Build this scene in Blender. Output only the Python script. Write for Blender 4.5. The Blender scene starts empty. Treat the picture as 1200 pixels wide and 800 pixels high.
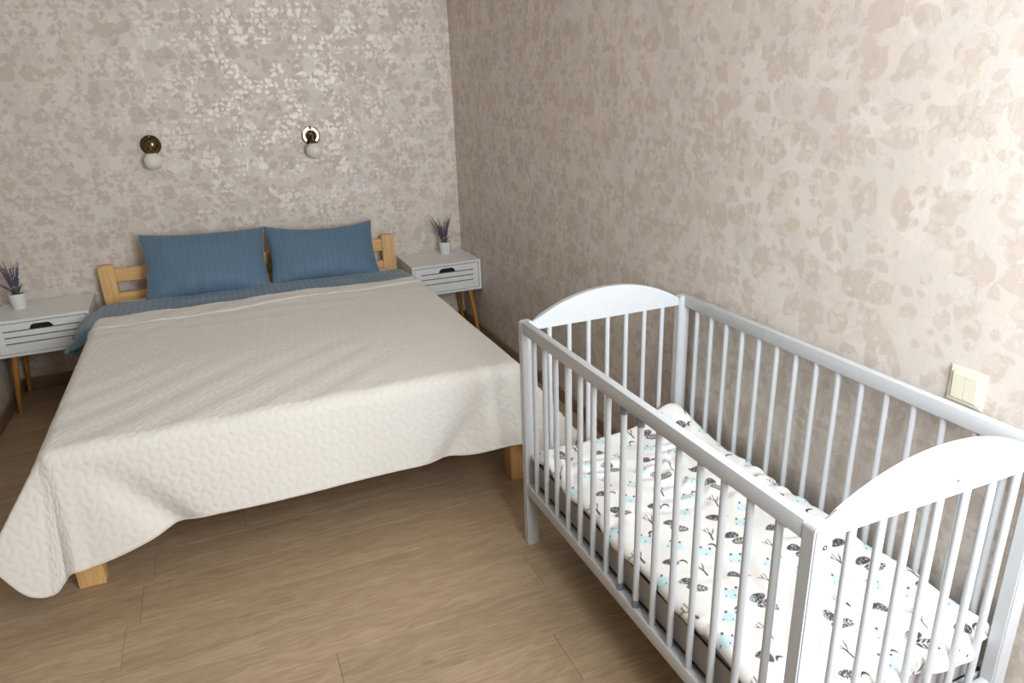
import bpy, bmesh, math, random
import numpy as np
from mathutils import Vector, Matrix

scene = bpy.context.scene
COL = scene.collection
PI = math.pi

# ------------------------------------------------------------------ camera
CAM = (-1.4786, -4.4739, 1.5339)
YAW, PITCH, ROLL, FPX = -0.3865, -0.3490, -0.0357, 837.84
cam_data = bpy.data.cameras.new('camera')
cam = bpy.data.objects.new('camera', cam_data); COL.objects.link(cam)
fwd = Vector((-math.sin(YAW) * math.cos(PITCH), math.cos(YAW) * math.cos(PITCH), math.sin(PITCH)))
rgt = Vector((math.cos(YAW), math.sin(YAW), 0)); upv = rgt.cross(fwd)
r2 = rgt * math.cos(ROLL) + upv * math.sin(ROLL); u2 = -rgt * math.sin(ROLL) + upv * math.cos(ROLL)
mw = Matrix((r2, u2, -fwd)).transposed().to_4x4(); mw.translation = CAM
cam.matrix_world = mw
cam_data.sensor_width = 36.0; cam_data.lens = FPX * 36.0 / 1200.0
cam_data.clip_start = 0.02
scene.camera = cam

# ------------------------------------------------------------------ world, daylight, exposure
ROOM_L, ROOM_F, ROOM_H = -2.62, -4.66, 2.60            # left wall x beside the bed, front wall y, ceiling z
WIDEN_X, WIDEN_Y = -4.40, -1.30                           # unseen left widening, added to cut bounce light: far x, start y
WIN = (-1.05, -0.04, 0.85, 2.38)                       # window opening in the front wall: x0 x1 z0 z1
world = bpy.data.worlds.new('overcast_sky'); scene.world = world
world.use_nodes = True
bg = world.node_tree.nodes['Background']
bg.inputs['Color'].default_value = (0.86, 0.93, 1.0, 1); bg.inputs['Strength'].default_value = 1.0
ld = bpy.data.lights.new('window_daylight', 'AREA'); ld.shape = 'RECTANGLE'
ld.size = WIN[1] - WIN[0]; ld.size_y = WIN[3] - WIN[2]; ld.energy = 99; ld.color = (0.90, 0.95, 1.0)
lo = bpy.data.objects.new('window_daylight', ld); COL.objects.link(lo)
lo.location = ((WIN[0] + WIN[1]) / 2, ROOM_F - 0.10, (WIN[2] + WIN[3]) / 2); lo.rotation_euler = (PI / 2, 0, 0)
vs = scene.view_settings
vs.view_transform = 'Standard'; vs.look = 'None'; vs.gamma = 1.0; vs.use_curve_mapping = False
vs.exposure = 0.0
scene.cycles.use_denoising = True
scene.cycles.max_bounces = 10; scene.cycles.diffuse_bounces = 6
scene.cycles.sample_clamp_indirect = 8.0

# ------------------------------------------------------------------ helpers
def lin(r, g, b):
    f = lambda c: (c / 255 / 12.92) if c / 255 <= 0.04045 else ((c / 255 + 0.055) / 1.055) ** 2.4
    return (f(r), f(g), f(b), 1.0)

class NT:
    """small node-graph writer"""
    def __init__(self, name):
        self.m = bpy.data.materials.new(name); self.m.use_nodes = True
        self.t = self.m.node_tree; self.t.nodes.clear()
        self.out = self.t.nodes.new('ShaderNodeOutputMaterial')
        self.p = self.t.nodes.new('ShaderNodeBsdfPrincipled')
        self.t.links.new(self.p.outputs[0], self.out.inputs[0])
    def n(self, kind, **kw):
        nd = self.t.nodes.new(kind)
        for k, v in kw.items(): setattr(nd, k, v)
        return nd
    def put(self, sock, v):
        if isinstance(v, bpy.types.NodeSocket): self.t.links.new(v, sock)
        elif v is not None: sock.default_value = v
    def math(self, op, a, b=None, c=None, clamp=False):
        nd = self.n('ShaderNodeMath', operation=op, use_clamp=clamp)
        self.put(nd.inputs[0], a); self.put(nd.inputs[1], b)
        if c is not None: self.put(nd.inputs[2], c)
        return nd.outputs[0]
    def vmath(self, op, a, b=None):
        nd = self.n('ShaderNodeVectorMath', operation=op)
        self.put(nd.inputs[0], a)
        if b is not None: self.put(nd.inputs[1], b)
        return nd.outputs[0]
    def mix(self, fac, a, b):
        nd = self.n('ShaderNodeMix', data_type='RGBA')
        self.put(nd.inputs[0], fac); self.put(nd.inputs[6], a); self.put(nd.inputs[7], b)
        return nd.outputs[2]
    def mixf(self, fac, a, b):
        nd = self.n('ShaderNodeMix', data_type='FLOAT')
        self.put(nd.inputs[0], fac); self.put(nd.inputs[2], a); self.put(nd.inputs[3], b)
        return nd.outputs[0]
    def noise(self, vec, scale, detail=2.0, rough=0.5, dim='3D'):
        nd = self.n('ShaderNodeTexNoise', noise_dimensions=dim)
        self.put(nd.inputs['Vector'], vec); nd.inputs['Scale'].default_value = scale
        nd.inputs['Detail'].default_value = detail; nd.inputs['Roughness'].default_value = rough
        return nd
    def smooth(self, v, a, b):
        nd = self.n('ShaderNodeMapRange', interpolation_type='SMOOTHSTEP')
        self.put(nd.inputs[0], v); nd.inputs[1].default_value = a; nd.inputs[2].default_value = b
        return nd.outputs[0]
    def mapping(self, vec, scale=(1, 1, 1), loc=(0, 0, 0), rot=(0, 0, 0)):
        nd = self.n('ShaderNodeMapping'); self.put(nd.inputs[0], vec)
        nd.inputs[1].default_value = loc; nd.inputs[2].default_value = rot; nd.inputs[3].default_value = scale
        return nd.outputs[0]
    def bump(self, h, strength=0.3, dist=0.002):
        nd = self.n('ShaderNodeBump'); nd.inputs['Strength'].default_value = strength
        nd.inputs['Distance'].default_value = dist; self.put(nd.inputs['Height'], h)
        self.put(self.p.inputs['Normal'], nd.outputs[0])
    def set(self, **kw):
        for k, v in kw.items(): self.put(self.p.inputs[k.replace('_', ' ')], v)
        return self.m

def plain(name, col, rough=0.5, metal=0.0, var=0.06, scale=40, **kw):
    g = NT(name); tc = g.n('ShaderNodeTexCoord')
    nz = g.noise(tc.outputs['Object'], scale, 3)
    c = g.mix(nz.outputs[0], tuple(x * (1 - var) for x in col[:3]) + (1,), tuple(min(1, x * (1 + var)) for x in col[:3]) + (1,))
    g.set(Base_Color=c, Roughness=rough, Metallic=metal)
    for k, v in kw.items(): g.p.inputs[k.replace('_', ' ')].default_value = v
    return g.m

def wood(name, c0, c1, axis='Z', scale=1.0, rough=0.45, knots=True):
    g = NT(name); tc = g.n('ShaderNodeTexCoord'); oi = g.n('ShaderNodeObjectInfo')
    off = g.vmath('MULTIPLY', oi.outputs['Random'], (7.3, 3.1, 5.7))
    v = g.vmath('ADD', tc.outputs['Object'], off)
    s = {'X': (1.2, 14, 14), 'Y': (14, 1.2, 14), 'Z': (14, 14, 1.2)}[axis]
    v2 = g.mapping(v, tuple(k * scale for k in s))
    n1 = g.noise(v2, 1.6, 4, 0.55)
    rings = g.math('SINE', g.math('MULTIPLY', n1.outputs[0], 34))
    n2 = g.noise(g.mapping(v, tuple(k * scale * 6 for k in s)), 2.0, 3, 0.6)
    f = g.math('ADD', g.math('MULTIPLY', rings, 0.22), g.math('MULTIPLY_ADD', n2.outputs[0], 0.7, 0.15), clamp=True)
    c = g.mix(f, c1, c0)
    if knots:
        vo = g.n('ShaderNodeTexVoronoi'); g.put(vo.inputs['Vector'], g.mapping(v, tuple(k * scale * 0.32 for k in s)))
        vo.inputs['Scale'].default_value = 1.7
        kn = g.smooth(vo.outputs['Distance'], 0.16, 0.05)
        c = g.mix(g.math('MULTIPLY', kn, 0.55), c, tuple(x * 0.42 for x in c1[:3]) + (1,))
    g.set(Base_Color=c, Roughness=rough); g.bump(n2.outputs[0], 0.08, 0.001)
    return g.m

class MB:
    """collects shapes and links them as ONE mesh object"""
    def __init__(self): self.bm = bmesh.new()
    def box(self, x0, x1, y0, y1, z0, z1, bev=0.0, seg=2):
        r = bmesh.ops.create_cube(self.bm, size=1.0); vs_ = r['verts']
        for v in vs_:
            v.co = Vector(((x0 + x1) / 2 + v.co.x * (x1 - x0), (y0 + y1) / 2 + v.co.y * (y1 - y0), (z0 + z1) / 2 + v.co.z * (z1 - z0)))
        if bev > 0:
            es = list({e for v in vs_ for e in v.link_edges})
            bmesh.ops.bevel(self.bm, geom=es, offset=bev, segments=seg, affect='EDGES', profile=0.5)
        return self
    def prism(self, poly, axis, a, b):
        """polygon (list of 2D) extruded along axis from a to b"""
        def pt(p, t):
            return {'x': (t, p[0], p[1]), 'y': (p[0], t, p[1]), 'z': (p[0], p[1], t)}[axis]
        A = [self.bm.verts.new(pt(p, a)) for p in poly]; B = [self.bm.verts.new(pt(p, b)) for p in poly]
        self.bm.faces.new(A); self.bm.faces.new(B)
        for i in range(len(poly)):
            j = (i + 1) % len(poly); self.bm.faces.new((A[i], A[j], B[j], B[i]))
        return self
    def lathe(self, prof, n=24, M=None):
        """profile of (r, z) revolved round local z"""
        rows = []
        for r, z in prof:
            if r < 1e-6: rows.append([self.bm.verts.new((0, 0, z))])
            else: rows.append([self.bm.verts.new((r * math.cos(2 * PI * k / n), r * math.sin(2 * PI * k / n), z)) for k in range(n)])
        for A, B in zip(rows, rows[1:]):
            for k in range(n):
                l = (k + 1) % n
                if len(A) == 1 and len(B) == 1: continue
                if len(A) == 1: self.bm.faces.new((A[0], B[l], B[k]))
                elif len(B) == 1: self.bm.faces.new((A[k], A[l], B[0]))
                else: self.bm.faces.new((A[k], A[l], B[l], B[k]))
        if M is not None:
            for R in rows:
                for v in R: v.co = M @ v.co
        return self
    def tube(self, pts, rad, n=10, cap=True):
        pts = [Vector(p) for p in pts]; rad = rad if isinstance(rad, (list, tuple)) else [rad] * len(pts)
        rings = []; ref = None
        for i, p in enumerate(pts):
            d = (pts[min(i + 1, len(pts) - 1)] - pts[max(i - 1, 0)]).normalized()
            if ref is None:
                ref = Vector((1, 0, 0)) if abs(d.x) < 0.8 else Vector((0, 1, 0))
            u = (ref - d * ref.dot(d)).normalized(); w = d.cross(u); ref = u
            rings.append([self.bm.verts.new(p + (u * math.cos(2 * PI * k / n) + w * math.sin(2 * PI * k / n)) * rad[i]) for k in range(n)])
        for A, B in zip(rings, rings[1:]):
            for k in range(n):
                l = (k + 1) % n; self.bm.faces.new((A[k], A[l], B[l], B[k]))
        if cap:
            self.bm.faces.new(rings[0][::-1]); self.bm.faces.new(rings[-1])
        return self
    def build(self, name, mat, parent=None, smooth=False, angle=40):
        bmesh.ops.recalc_face_normals(self.bm, faces=self.bm.faces)
        me = bpy.data.meshes.new(name); self.bm.to_mesh(me); self.bm.free()
        return link(name, me, mat, parent, smooth, angle)

def link(name, me, mat, parent=None, smooth=False, angle=40):
    if not me.materials: me.materials.append(mat)
    o = bpy.data.objects.new(name, me); COL.objects.link(o)
    if parent: o.parent = parent
    if smooth:
        for p in me.polygons: p.use_smooth = True
        if angle is not None: me.set_sharp_from_angle(angle=math.radians(angle))
    return o

def tag(o, label=None, cat=None, group=None, kind=None):
    if label: o['label'] = label
    if cat: o['category'] = cat
    if group: o['group'] = group
    if kind: o['kind'] = kind
    return o

def empty(name, loc, rz=0.0):
    o = bpy.data.objects.new(name, None); COL.objects.link(o); o.location = loc; o.rotation_euler.z = rz
    o.empty_display_size = 0.05
    return o

def copy_tree(o, parent=None):
    c = o.copy(); COL.objects.link(c); c.parent = parent
    for ch in list(o.children): copy_tree(ch, c)
    return c

def grid_mesh(name, P, uv=None):
    """P: (n, m, 3) array of points -> quad mesh"""
    n, m = P.shape[:2]
    idx = np.arange(n * m).reshape(n, m)
    q = np.stack([idx[:-1, :-1], idx[1:, :-1], idx[1:, 1:], idx[:-1, 1:]], -1).reshape(-1, 4)
    me = bpy.data.meshes.new(name)
    me.vertices.add(n * m); me.vertices.foreach_set('co', P.reshape(-1).astype(np.float32))
    me.loops.add(q.size); me.loops.foreach_set('vertex_index', q.reshape(-1).astype(np.int32))
    me.polygons.add(len(q)); me.polygons.foreach_set('loop_start', np.arange(0, q.size, 4, dtype=np.int32))
    me.polygons.foreach_set('use_smooth', np.ones(len(q), dtype=bool))
    me.update(calc_edges=True); me.validate()
    if uv is not None:
        l = me.uv_layers.new(name='UVMap'); l.data.foreach_set('uv', uv.reshape(-1, 2)[q.reshape(-1)].reshape(-1).astype(np.float32))
    return me

def grid_normals(P):
    du = np.gradient(P, axis=0); dv = np.gradient(P, axis=1)
    n = np.cross(du, dv); return n / (np.linalg.norm(n, axis=-1, keepdims=True) + 1e-12)

def sstep(x, a, b):
    t = np.clip((x - a) / (b - a), 0, 1); return t * t * (3 - 2 * t)

_rng = np.random.RandomState(7)
_G = _rng.rand(64, 64)
def vnoise(x, y):
    """tiling value noise, numpy"""
    xi = np.floor(x).astype(int); yi = np.floor(y).astype(int); fx = x - xi; fy = y - yi
    fx = fx * fx * (3 - 2 * fx); fy = fy * fy * (3 - 2 * fy)
    g = lambda i, j: _G[i % 64, j % 64]
    return (g(xi, yi) * (1 - fx) + g(xi + 1, yi) * fx) * (1 - fy) + (g(xi, yi + 1) * (1 - fx) + g(xi + 1, yi + 1) * fx) * fy

# ------------------------------------------------------------------ wallpaper (printed leaves, blossoms and foil twigs)
def wallpaper(name):
    g = NT(name); geo = g.n('ShaderNodeNewGeometry')
    sep = g.n('ShaderNodeSeparateXYZ'); g.put(sep.inputs[0], geo.outputs['Position'])
    cmb = g.n('ShaderNodeCombineXYZ'); sn = g.n('ShaderNodeSeparateXYZ'); g.put(sn.inputs[0], geo.outputs['True Normal'])
    along = g.math('ADD', g.math('MULTIPLY', sep.outputs[0], g.math('ABSOLUTE', sn.outputs[1])), g.math('MULTIPLY', sep.outputs[1], g.math('ABSOLUTE', sn.outputs[0])))
    g.put(cmb.inputs[0], along); g.put(cmb.inputs[1], sep.outputs[2])
    P0 = cmb.outputs[0]
    wob = g.noise(P0, 22, 2, 0.5, '2D')
    P = g.vmath('ADD', P0, g.vmath('MULTIPLY', g.vmath('SUBTRACT', wob.outputs['Color'], (0.5, 0.5, 0.5)), (0.016, 0.016, 0)))
    wob2 = g.noise(P0, 75, 2, 0.6, '2D')
    Pj = g.vmath('ADD', P, g.vmath('MULTIPLY', g.vmath('SUBTRACT', wob2.outputs['Color'], (0.5, 0.5, 0.5)), (0.007, 0.007, 0)))
    def cells(vec, scale, shift, rnd=0.75):
        vo = g.n('ShaderNodeTexVoronoi', voronoi_dimensions='2D')
        vv = g.vmath('ADD', vec, (shift, shift * 1.7, 0))
        g.put(vo.inputs['Vector'], vv); vo.inputs['Scale'].default_value = scale; vo.inputs['Randomness'].default_value = rnd
        d = g.vmath('SUBTRACT', vv, vo.outputs['Position'])
        sc = g.n('ShaderNodeSeparateColor'); g.put(sc.inputs[0], vo.outputs['Color'])
        rot = g.n('ShaderNodeVectorRotate', rotation_type='Z_AXIS'); g.put(rot.inputs['Vector'], d)
        g.put(rot.inputs['Angle'], g.math('MULTIPLY', sc.outputs[0], 6.283))
        s = g.n('ShaderNodeSeparateXYZ'); g.put(s.inputs[0], rot.outputs[0])
        return s.outputs[0], s.outputs[1], sc.outputs[1], sc.outputs[2]
    def leaf(vec, scale, a, b, keep, shift, soft=0.0035):
        x, y, r1, r2_ = cells(vec, scale, shift)
        size = g.math('MULTIPLY_ADD', r2_, 0.6, 0.65)
        xs = g.math('DIVIDE', x, g.math('MULTIPLY', size, a))
        prof = g.math('SUBTRACT', 1.0, g.math('MULTIPLY', xs, xs))
        lop = g.math('MULTIPLY_ADD', xs, 0.35, 1.0)
        wid = g.math('MULTIPLY', g.math('MULTIPLY', prof, lop), g.math('MULTIPLY', size, b))
        m = g.smooth(g.math('SUBTRACT', wid, g.math('ABSOLUTE', y)), -soft, soft)
        return g.math('MULTIPLY', m, g.math('LESS_THAN', r1, keep))
    def blossom(vec, scale, rad, keep, shift):
        x, y, r1, r2_ = cells(vec, scale, shift)
        ang = g.math('ARCTAN2', y, x)
        d = g.math('SQRT', g.math('ADD', g.math('MULTIPLY', x, x), g.math('MULTIPLY', y, y)))
        lob = g.math('MULTIPLY_ADD', g.math('ABSOLUTE', g.math('SINE', g.math('MULTIPLY', ang, 2.5))), 0.32, 0.72)
        R = g.math('MULTIPLY', g.math('MULTIPLY', lob, rad), g.math('MULTIPLY_ADD', r2_, 0.5, 0.7))
        return g.math('MULTIPLY', g.smooth(g.math('SUBTRACT', R, d), -0.004, 0.004), g.math('LESS_THAN', r1, keep))
    def twig(scale, width, shift, lo_, hi_):
        nz = g.noise(g.vmath('ADD', g.mapping(P, (1.0, 0.75, 1)), (shift, shift, 0)), scale, 2, 0.55, '2D')
        l = g.smooth(g.math('ABSOLUTE', g.math('SUBTRACT', nz.outputs[0], 0.5)), width, width * 0.35)
        mk = g.noise(g.vmath('ADD', P0, (shift * 3, 1.3, 0)), 5.0, 1, 0.5, '2D')
        return g.math('MULTIPLY', l, g.smooth(mk.outputs[0], lo_, hi_))
    base = g.mix(g.smooth(g.noise(P0, 3.0, 2, 0.5, '2D').outputs[0], 0.35, 0.65), lin(*WP['base']), lin(*WP['base2']))
    lil = blossom(P, 7.0, 0.085, 0.62, 3.1)
    crm = blossom(Pj, 8.5, 0.060, 0.42, 11.7)
    lf1 = leaf(Pj, 9.5, 0.056, 0.033, 0.50, 5.3)
    lf2 = leaf(Pj, 15.0, 0.036, 0.021, 0.48, 17.9)
    lf3 = leaf(P, 25.0, 0.021, 0.012, 0.42, 23.3, 0.002)
    tw = g.math('MAXIMUM', twig(10.0, 0.009, 2.2, 0.43, 0.53), twig(17.0, 0.010, 8.9, 0.45, 0.54))
    fo1 = leaf(Pj, 36.0, 0.0145, 0.0085, 0.62, 31.1, 0.0013)
    fo2 = leaf(Pj, 22.0, 0.021, 0.013, 0.40, 41.7, 0.002)
    clump = g.smooth(g.noise(g.vmath('ADD', P0, (4.4, 7.7, 0)), 7.5, 2, 0.5, '2D').outputs[0], 0.42, 0.54)
    foil = g.math('MAXIMUM', tw, g.math('MULTIPLY', g.math('MAXIMUM', fo1, fo2), clump))
    c = g.mix(g.math('MULTIPLY', lil, 0.75), base, lin(*WP['lilac']))
    c = g.mix(g.math('MULTIPLY', crm, 0.7), c, lin(*WP['cream']))
    c = g.mix(g.math('MULTIPLY', lf1, 0.68), c, lin(*WP['leaf']))
    c = g.mix(g.math('MULTIPLY', lf2, 0.80), c, lin(*WP['leaf2']))
    c = g.mix(g.math('MULTIPLY', lf3, 0.70), c, lin(*WP['leaf']))
    c = g.mix(g.math('MULTIPLY', twig(12.0, 0.007, 14.3, 0.46, 0.54), 0.6), c, lin(*WP['leaf']))
    c = g.mix(g.math('MULTIPLY', foil, 0.6), c, lin(*WP['foil']))
    fib = g.noise(g.mapping(P0, (260, 40, 1)), 1.0, 3, 0.6, '2D')
    c = g.mix(g.math('MULTIPLY', fib.outputs[0], 0.10), c, lin(*WP['leaf']))
    ro = g.mixf(foil, 0.58, 0.46)
    g.set(Base_Color=c, Roughness=ro, Metallic=g.math('MULTIPLY', foil, 0.15))
    g.p.inputs['Specular IOR Level'].default_value = 0.45
    g.bump(g.math('ADD', g.math('MULTIPLY', fib.outputs[0], 0.5), g.math('MULTIPLY', foil, 0.5)), 0.18, 0.0012)
    return g.m
WP = dict(base=(215, 205, 195), base2=(212, 201, 191), lilac=(208, 201, 195), cream=(221, 214, 206),
          leaf=(193, 180, 168), leaf2=(200, 188, 177), foil=(227, 219, 210))

M = {}
M['wall_back'] = M['wall_side'] = wallpaper('floral_wallpaper')
M['ceiling'] = plain('ceiling_paint', lin(232, 228, 220), 0.8)
M['plaster'] = plain('plaster', lin(214, 204, 192), 0.8)
M['white'] = plain('white_lacquer', lin(226, 229, 228), 0.38, var=0.02)
M['crib'] = plain('crib_paint', lin(189, 192, 195), 0.36, var=0.02)
M['grey_plastic'] = plain('grey_plastic', lin(112, 117, 124), 0.5)
M['pine'] = wood('pine_upright', lin(234, 198, 142), lin(214, 164, 102), 'Z')
M['pine_x'] = wood('pine_across', lin(234, 198, 142), lin(214, 164, 102), 'X')
M['pine_y'] = wood('pine_along', lin(234, 198, 142), lin(214, 164, 102), 'Y')
M['honey'] = wood('honey_leg', lin(196, 140, 66), lin(160, 104, 44), 'Z', knots=False)
M['base_wood'] = wood('skirting_wood', lin(150, 124, 96), lin(128, 102, 76), 'X', knots=False)
M['base_wood_y'] = wood('skirting_wood_side', lin(150, 124, 96), lin(128, 102, 76), 'Y', knots=False)
M['black'] = plain('black_piping_and_shade', lin(22, 23, 25), 0.7)  # black piping, and painted shade inside the nightstand drawers
M['sheet'] = plain('white_sheet', lin(224, 218, 210), 0.85)
M['bronze'] = plain('antique_bronze', lin(112, 98, 76), 0.08, metal=1.0, var=0.12)
M['brass'] = plain('aged_brass', lin(136, 112, 74), 0.24, metal=1.0)
M['opal'] = plain('opal_glass', lin(226, 222, 212), 0.35, var=0.01, Subsurface_Weight=0.3)
M['switch'] = plain('cream_plastic', lin(222, 217, 196), 0.35, var=0.01)
M['pot'] = plain('white_pot', lin(232, 232, 230), 0.4, var=0.02)
M['soil'] = plain('dark_soil', lin(38, 31, 27), 0.95, var=0.4, scale=180)
M['stem'] = plain('lavender_stem', lin(96, 100, 84), 0.7, var=0.2)
M['lavender'] = plain('lavender_flower', lin(98, 88, 116), 0.75, var=0.25, scale=200)
M['screw'] = plain('screw_metal', lin(120, 118, 114), 0.35, metal=0.8)

def floor_mat():
    g = NT('laminate_oak'); tc = g.n('ShaderNodeTexCoord'); oi = g.n('ShaderNodeObjectInfo')
    off = g.vmath('MULTIPLY', oi.outputs['Random'], (13.1, 9.7, 3.3))
    v = g.vmath('ADD', tc.outputs['Object'], off)
    wv = g.noise(g.mapping(v, (1.2, 5, 1)), 2.0, 2, 0.5)
    vw = g.vmath('ADD', v, g.vmath('MULTIPLY', g.vmath('SUBTRACT', wv.outputs['Color'], (0.5, 0.5, 0.5)), (0.0, 0.07, 0)))
    n1 = g.noise(g.mapping(vw, (1.1, 11, 1)), 2.2, 4, 0.6)
    n2 = g.noise(g.mapping(vw, (5, 110, 1)), 2.0, 4, 0.65)
    n3 = g.noise(g.mapping(v, (1.0, 4, 1)), 1.4, 2, 0.5)
    rings = g.math('SINE', g.math('MULTIPLY', n1.outputs[0], 46))
    f = g.math('ADD', g.math('MULTIPLY_ADD', n1.outputs[0], 0.9, -0.15), g.math('MULTIPLY', g.math('MULTIPLY', rings, n3.outputs[0]), 0.30))
    f = g.math('ADD', f, g.math('MULTIPLY', g.math('SUBTRACT', n2.outputs[0], 0.5), 0.95), clamp=True)
    c = g.mix(f, lin(*FL['dark']), lin(*FL['light']))
    c = g.mix(g.math('MULTIPLY', g.smooth(n3.outputs[0], 0.4, 0.75), 0.35), c, lin(*FL['pink']))
    vo = g.n('ShaderNodeTexVoronoi'); g.put(vo.inputs['Vector'], g.mapping(v, (2.0, 5.5, 1))); vo.inputs['Scale'].default_value = 1.2
    c = g.mix(g.math('MULTIPLY', g.smooth(vo.outputs['Distance'], 0.09, 0.01), 0.5), c, lin(*FL['knot']))
    hv = g.n('ShaderNodeHueSaturation'); g.put(hv.inputs['Color'], c)
    g.put(hv.inputs['Value'], g.math('MULTIPLY_ADD', oi.outputs['Random'], 0.10, 0.95))
    g.set(Base_Color=hv.outputs[0], Roughness=g.math('MULTIPLY_ADD', n2.outputs[0], 0.2, 0.36))
    g.bump(n2.outputs[0], 0.10, 0.0006)
    return g.m
FL = dict(dark=(146, 124, 98), light=(190, 169, 138), pink=(174, 148, 122), knot=(112, 90, 70))
M['floor'] = floor_mat()
M['subfloor'] = plain('plank_gap', lin(112, 90, 68), 0.9)

# ------------------------------------------------------------------ the room
def struct(o): o['kind'] = 'structure'; return o
T = 0.12
fl = struct(MB().box(WIDEN_X - T, T, ROOM_F - T, T, -0.12, -0.008).build('floor', M['subfloor']))
PW, PL_ = 0.192, 1.285
first = {0: -0.76, 1: -1.36, 2: -0.69, 3: -1.935, 4: -1.895, 5: -0.58}
k0 = math.ceil((ROOM_F + 3.137) / PW) - 1
rp = random.Random(4)
k = k0
while True:
    y0 = -3.137 + k * PW; y1 = y0 + PW
    if y0 >= 0: break
    jx = first.get(k, -rp.uniform(0, PL_))
    ya, yb = max(y0, ROOM_F), min(y1, 0)
    if yb - ya > 0.01:
        xl = ROOM_L if y0 > WIDEN_Y - 0.05 else WIDEN_X
        xs = [xl]; x = jx
        while x - PL_ > xl: x -= PL_
        while x < 0:
            if x > xl + 0.03 and x < -0.03: xs.append(x)
            x += PL_
        xs.append(0.0)
        for xa, xb in zip(xs, xs[1:]):
            o = MB().box(-(xb - xa) / 2 + 0.0004, (xb - xa) / 2 - 0.0004, -(yb - ya) / 2 + 0.0004, (yb - ya) / 2 - 0.0004, -0.0078, 0.0, 0.0006, 1).build('plank', M['floor'], fl)
            o.location = ((xa + xb) / 2, (ya + yb) / 2, 0)
    k += 1
struct(MB().box(ROOM_L - T, T, 0, T, 0, ROOM_H).build('wall_back', M['wall_back']))
struct(MB().box(0, T, ROOM_F, 0, 0, ROOM_H).build('wall_right', M['wall_side']))
struct(MB().box(ROOM_L - T, ROOM_L, WIDEN_Y, 0, 0, ROOM_H).build('wall_left', M['wall_side']))
struct(MB().box(WIDEN_X - T, ROOM_L - T, WIDEN_Y, WIDEN_Y + T, 0, ROOM_H).build('wall_added_return', M['wall_back']))  # unseen return of the added widening
struct(MB().box(WIDEN_X - T, WIDEN_X, ROOM_F, WIDEN_Y, 0, ROOM_H).build('wall_added_left', M['wall_side']))  # unseen wall, set farther left so less light bounces back
struct(MB().box(WIDEN_X - T, T, ROOM_F - T, T, ROOM_H, ROOM_H + 0.1).build('ceiling', M['ceiling']))
wf = MB()
wf.box(WIDEN_X - T, WIN[0], ROOM_F - T, ROOM_F, 0, ROOM_H); wf.box(WIN[1], T, ROOM_F - T, ROOM_F, 0, ROOM_H)
wf.box(WIN[0], WIN[1], ROOM_F - T, ROOM_F, 0, WIN[2]); wf.box(WIN[0], WIN[1], ROOM_F - T, ROOM_F, WIN[3], ROOM_H)
struct(wf.build('wall_front', M['plaster']))
wd = MB(); yy = (ROOM_F - 0.07, ROOM_F - 0.02)
wd.box(WIN[0], WIN[0] + 0.05, *yy, WIN[2], WIN[3], 0.004); wd.box(WIN[1] - 0.05, WIN[1], *yy, WIN[2], WIN[3], 0.004)
wd.box(WIN[0], WIN[1], *yy, WIN[2], WIN[2] + 0.05, 0.004); wd.box(WIN[0], WIN[1], *yy, WIN[3] - 0.05, WIN[3], 0.004)
wd.box(WIN[0], WIN[1], *yy, 1.90, 1.95, 0.004)
struct(wd.build('window_1', M['white']))
def skirting(name, x0, x1, y0, y1, mat):
    b = MB(); b.box(x0, x1, y0, y1, 0.0, 0.066, 0.004, 2); return struct(b.build(name, mat))
skirting('baseboard_back', ROOM_L + 0.014, -0.014, -0.014, -0.0002, M['base_wood'])
skirting('baseboard_right', -0.014, -0.0002, ROOM_F, -0.0002, M['base_wood_y'])
skirting('baseboard_left', ROOM_L + 0.0002, ROOM_L + 0.014, WIDEN_Y, -0.0002, M['base_wood_y'])

# ------------------------------------------------------------------ double bed
BX0, BX1 = -2.075, -0.510          # bed frame outer x
bed = empty('double_bed', ((BX0 + BX1) / 2, -1.10, 0))
tag(bed, 'pine double bed with a slatted headboard, under the cream coverlet', 'bed')
def bedpart(b, name, mat, smooth=True):
    o = b.build(name, mat, None, smooth); o.location = -bed.location; o.parent = bed
    o.matrix_parent_inverse = Matrix.Identity(4); return o
def post_mesh(x0, x1):
    b = MB(); y0, y1 = -0.118, -0.062; zt, r = 0.664, 0.018
    poly = [(x0, 0.0), (x1, 0.0)]
    for i in range(7): a = i / 6 * PI / 2; poly.append((x1 - r + r * math.cos(a), zt - r + r * math.sin(a)))
    for i in range(7): a = PI / 2 + i / 6 * PI / 2; poly.append((x0 + r + r * math.cos(a), zt - r + r * math.sin(a)))
    b.prism(poly, 'y', y0, y1)
    es = [e for e in b.bm.edges if abs(e.verts[0].co.y - e.verts[1].co.y) < 1e-6]
    bmesh.ops.bevel(b.bm, geom=es, offset=0.005, segments=2, affect='EDGES')
    return b
bedpart(post_mesh(-2.112, -2.034), 'headboard_post', M['pine'])
bedpart(post_mesh(-0.552, -0.474), 'headboard_post', M['pine'])
for z0, z1 in ((0.565, 0.640), (0.425, 0.506)):
    bedpart(MB().box(-2.036, -0.550, -0.103, -0.077, z0, z1, 0.006), 'headboard_rail', M['pine_x'])
for x in (BX0, BX1 - 0.028):
    bedpart(MB().box(x, x + 0.028, -2.085, -0.116, 0.19, 0.31, 0.004), 'side_rail', M['pine_y'])
bedpart(MB().box(BX0 + 0.028, BX1 - 0.028, -2.085, -2.057, 0.19, 0.31, 0.004), 'foot_rail', M['pine_x'])
for x in (-2.092, -0.538):
    bedpart(MB().box(x, x + 0.082, -2.106, -2.032, 0.0, 0.315, 0.004), 'leg', M['pine'])
for i in range(12):
    y = -0.22 - i * 0.158
    bedpart(MB().box(BX0 + 0.03, BX1 - 0.03, y - 0.07, y, 0.232, 0.25), 'slat', M['pine_x'])
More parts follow.
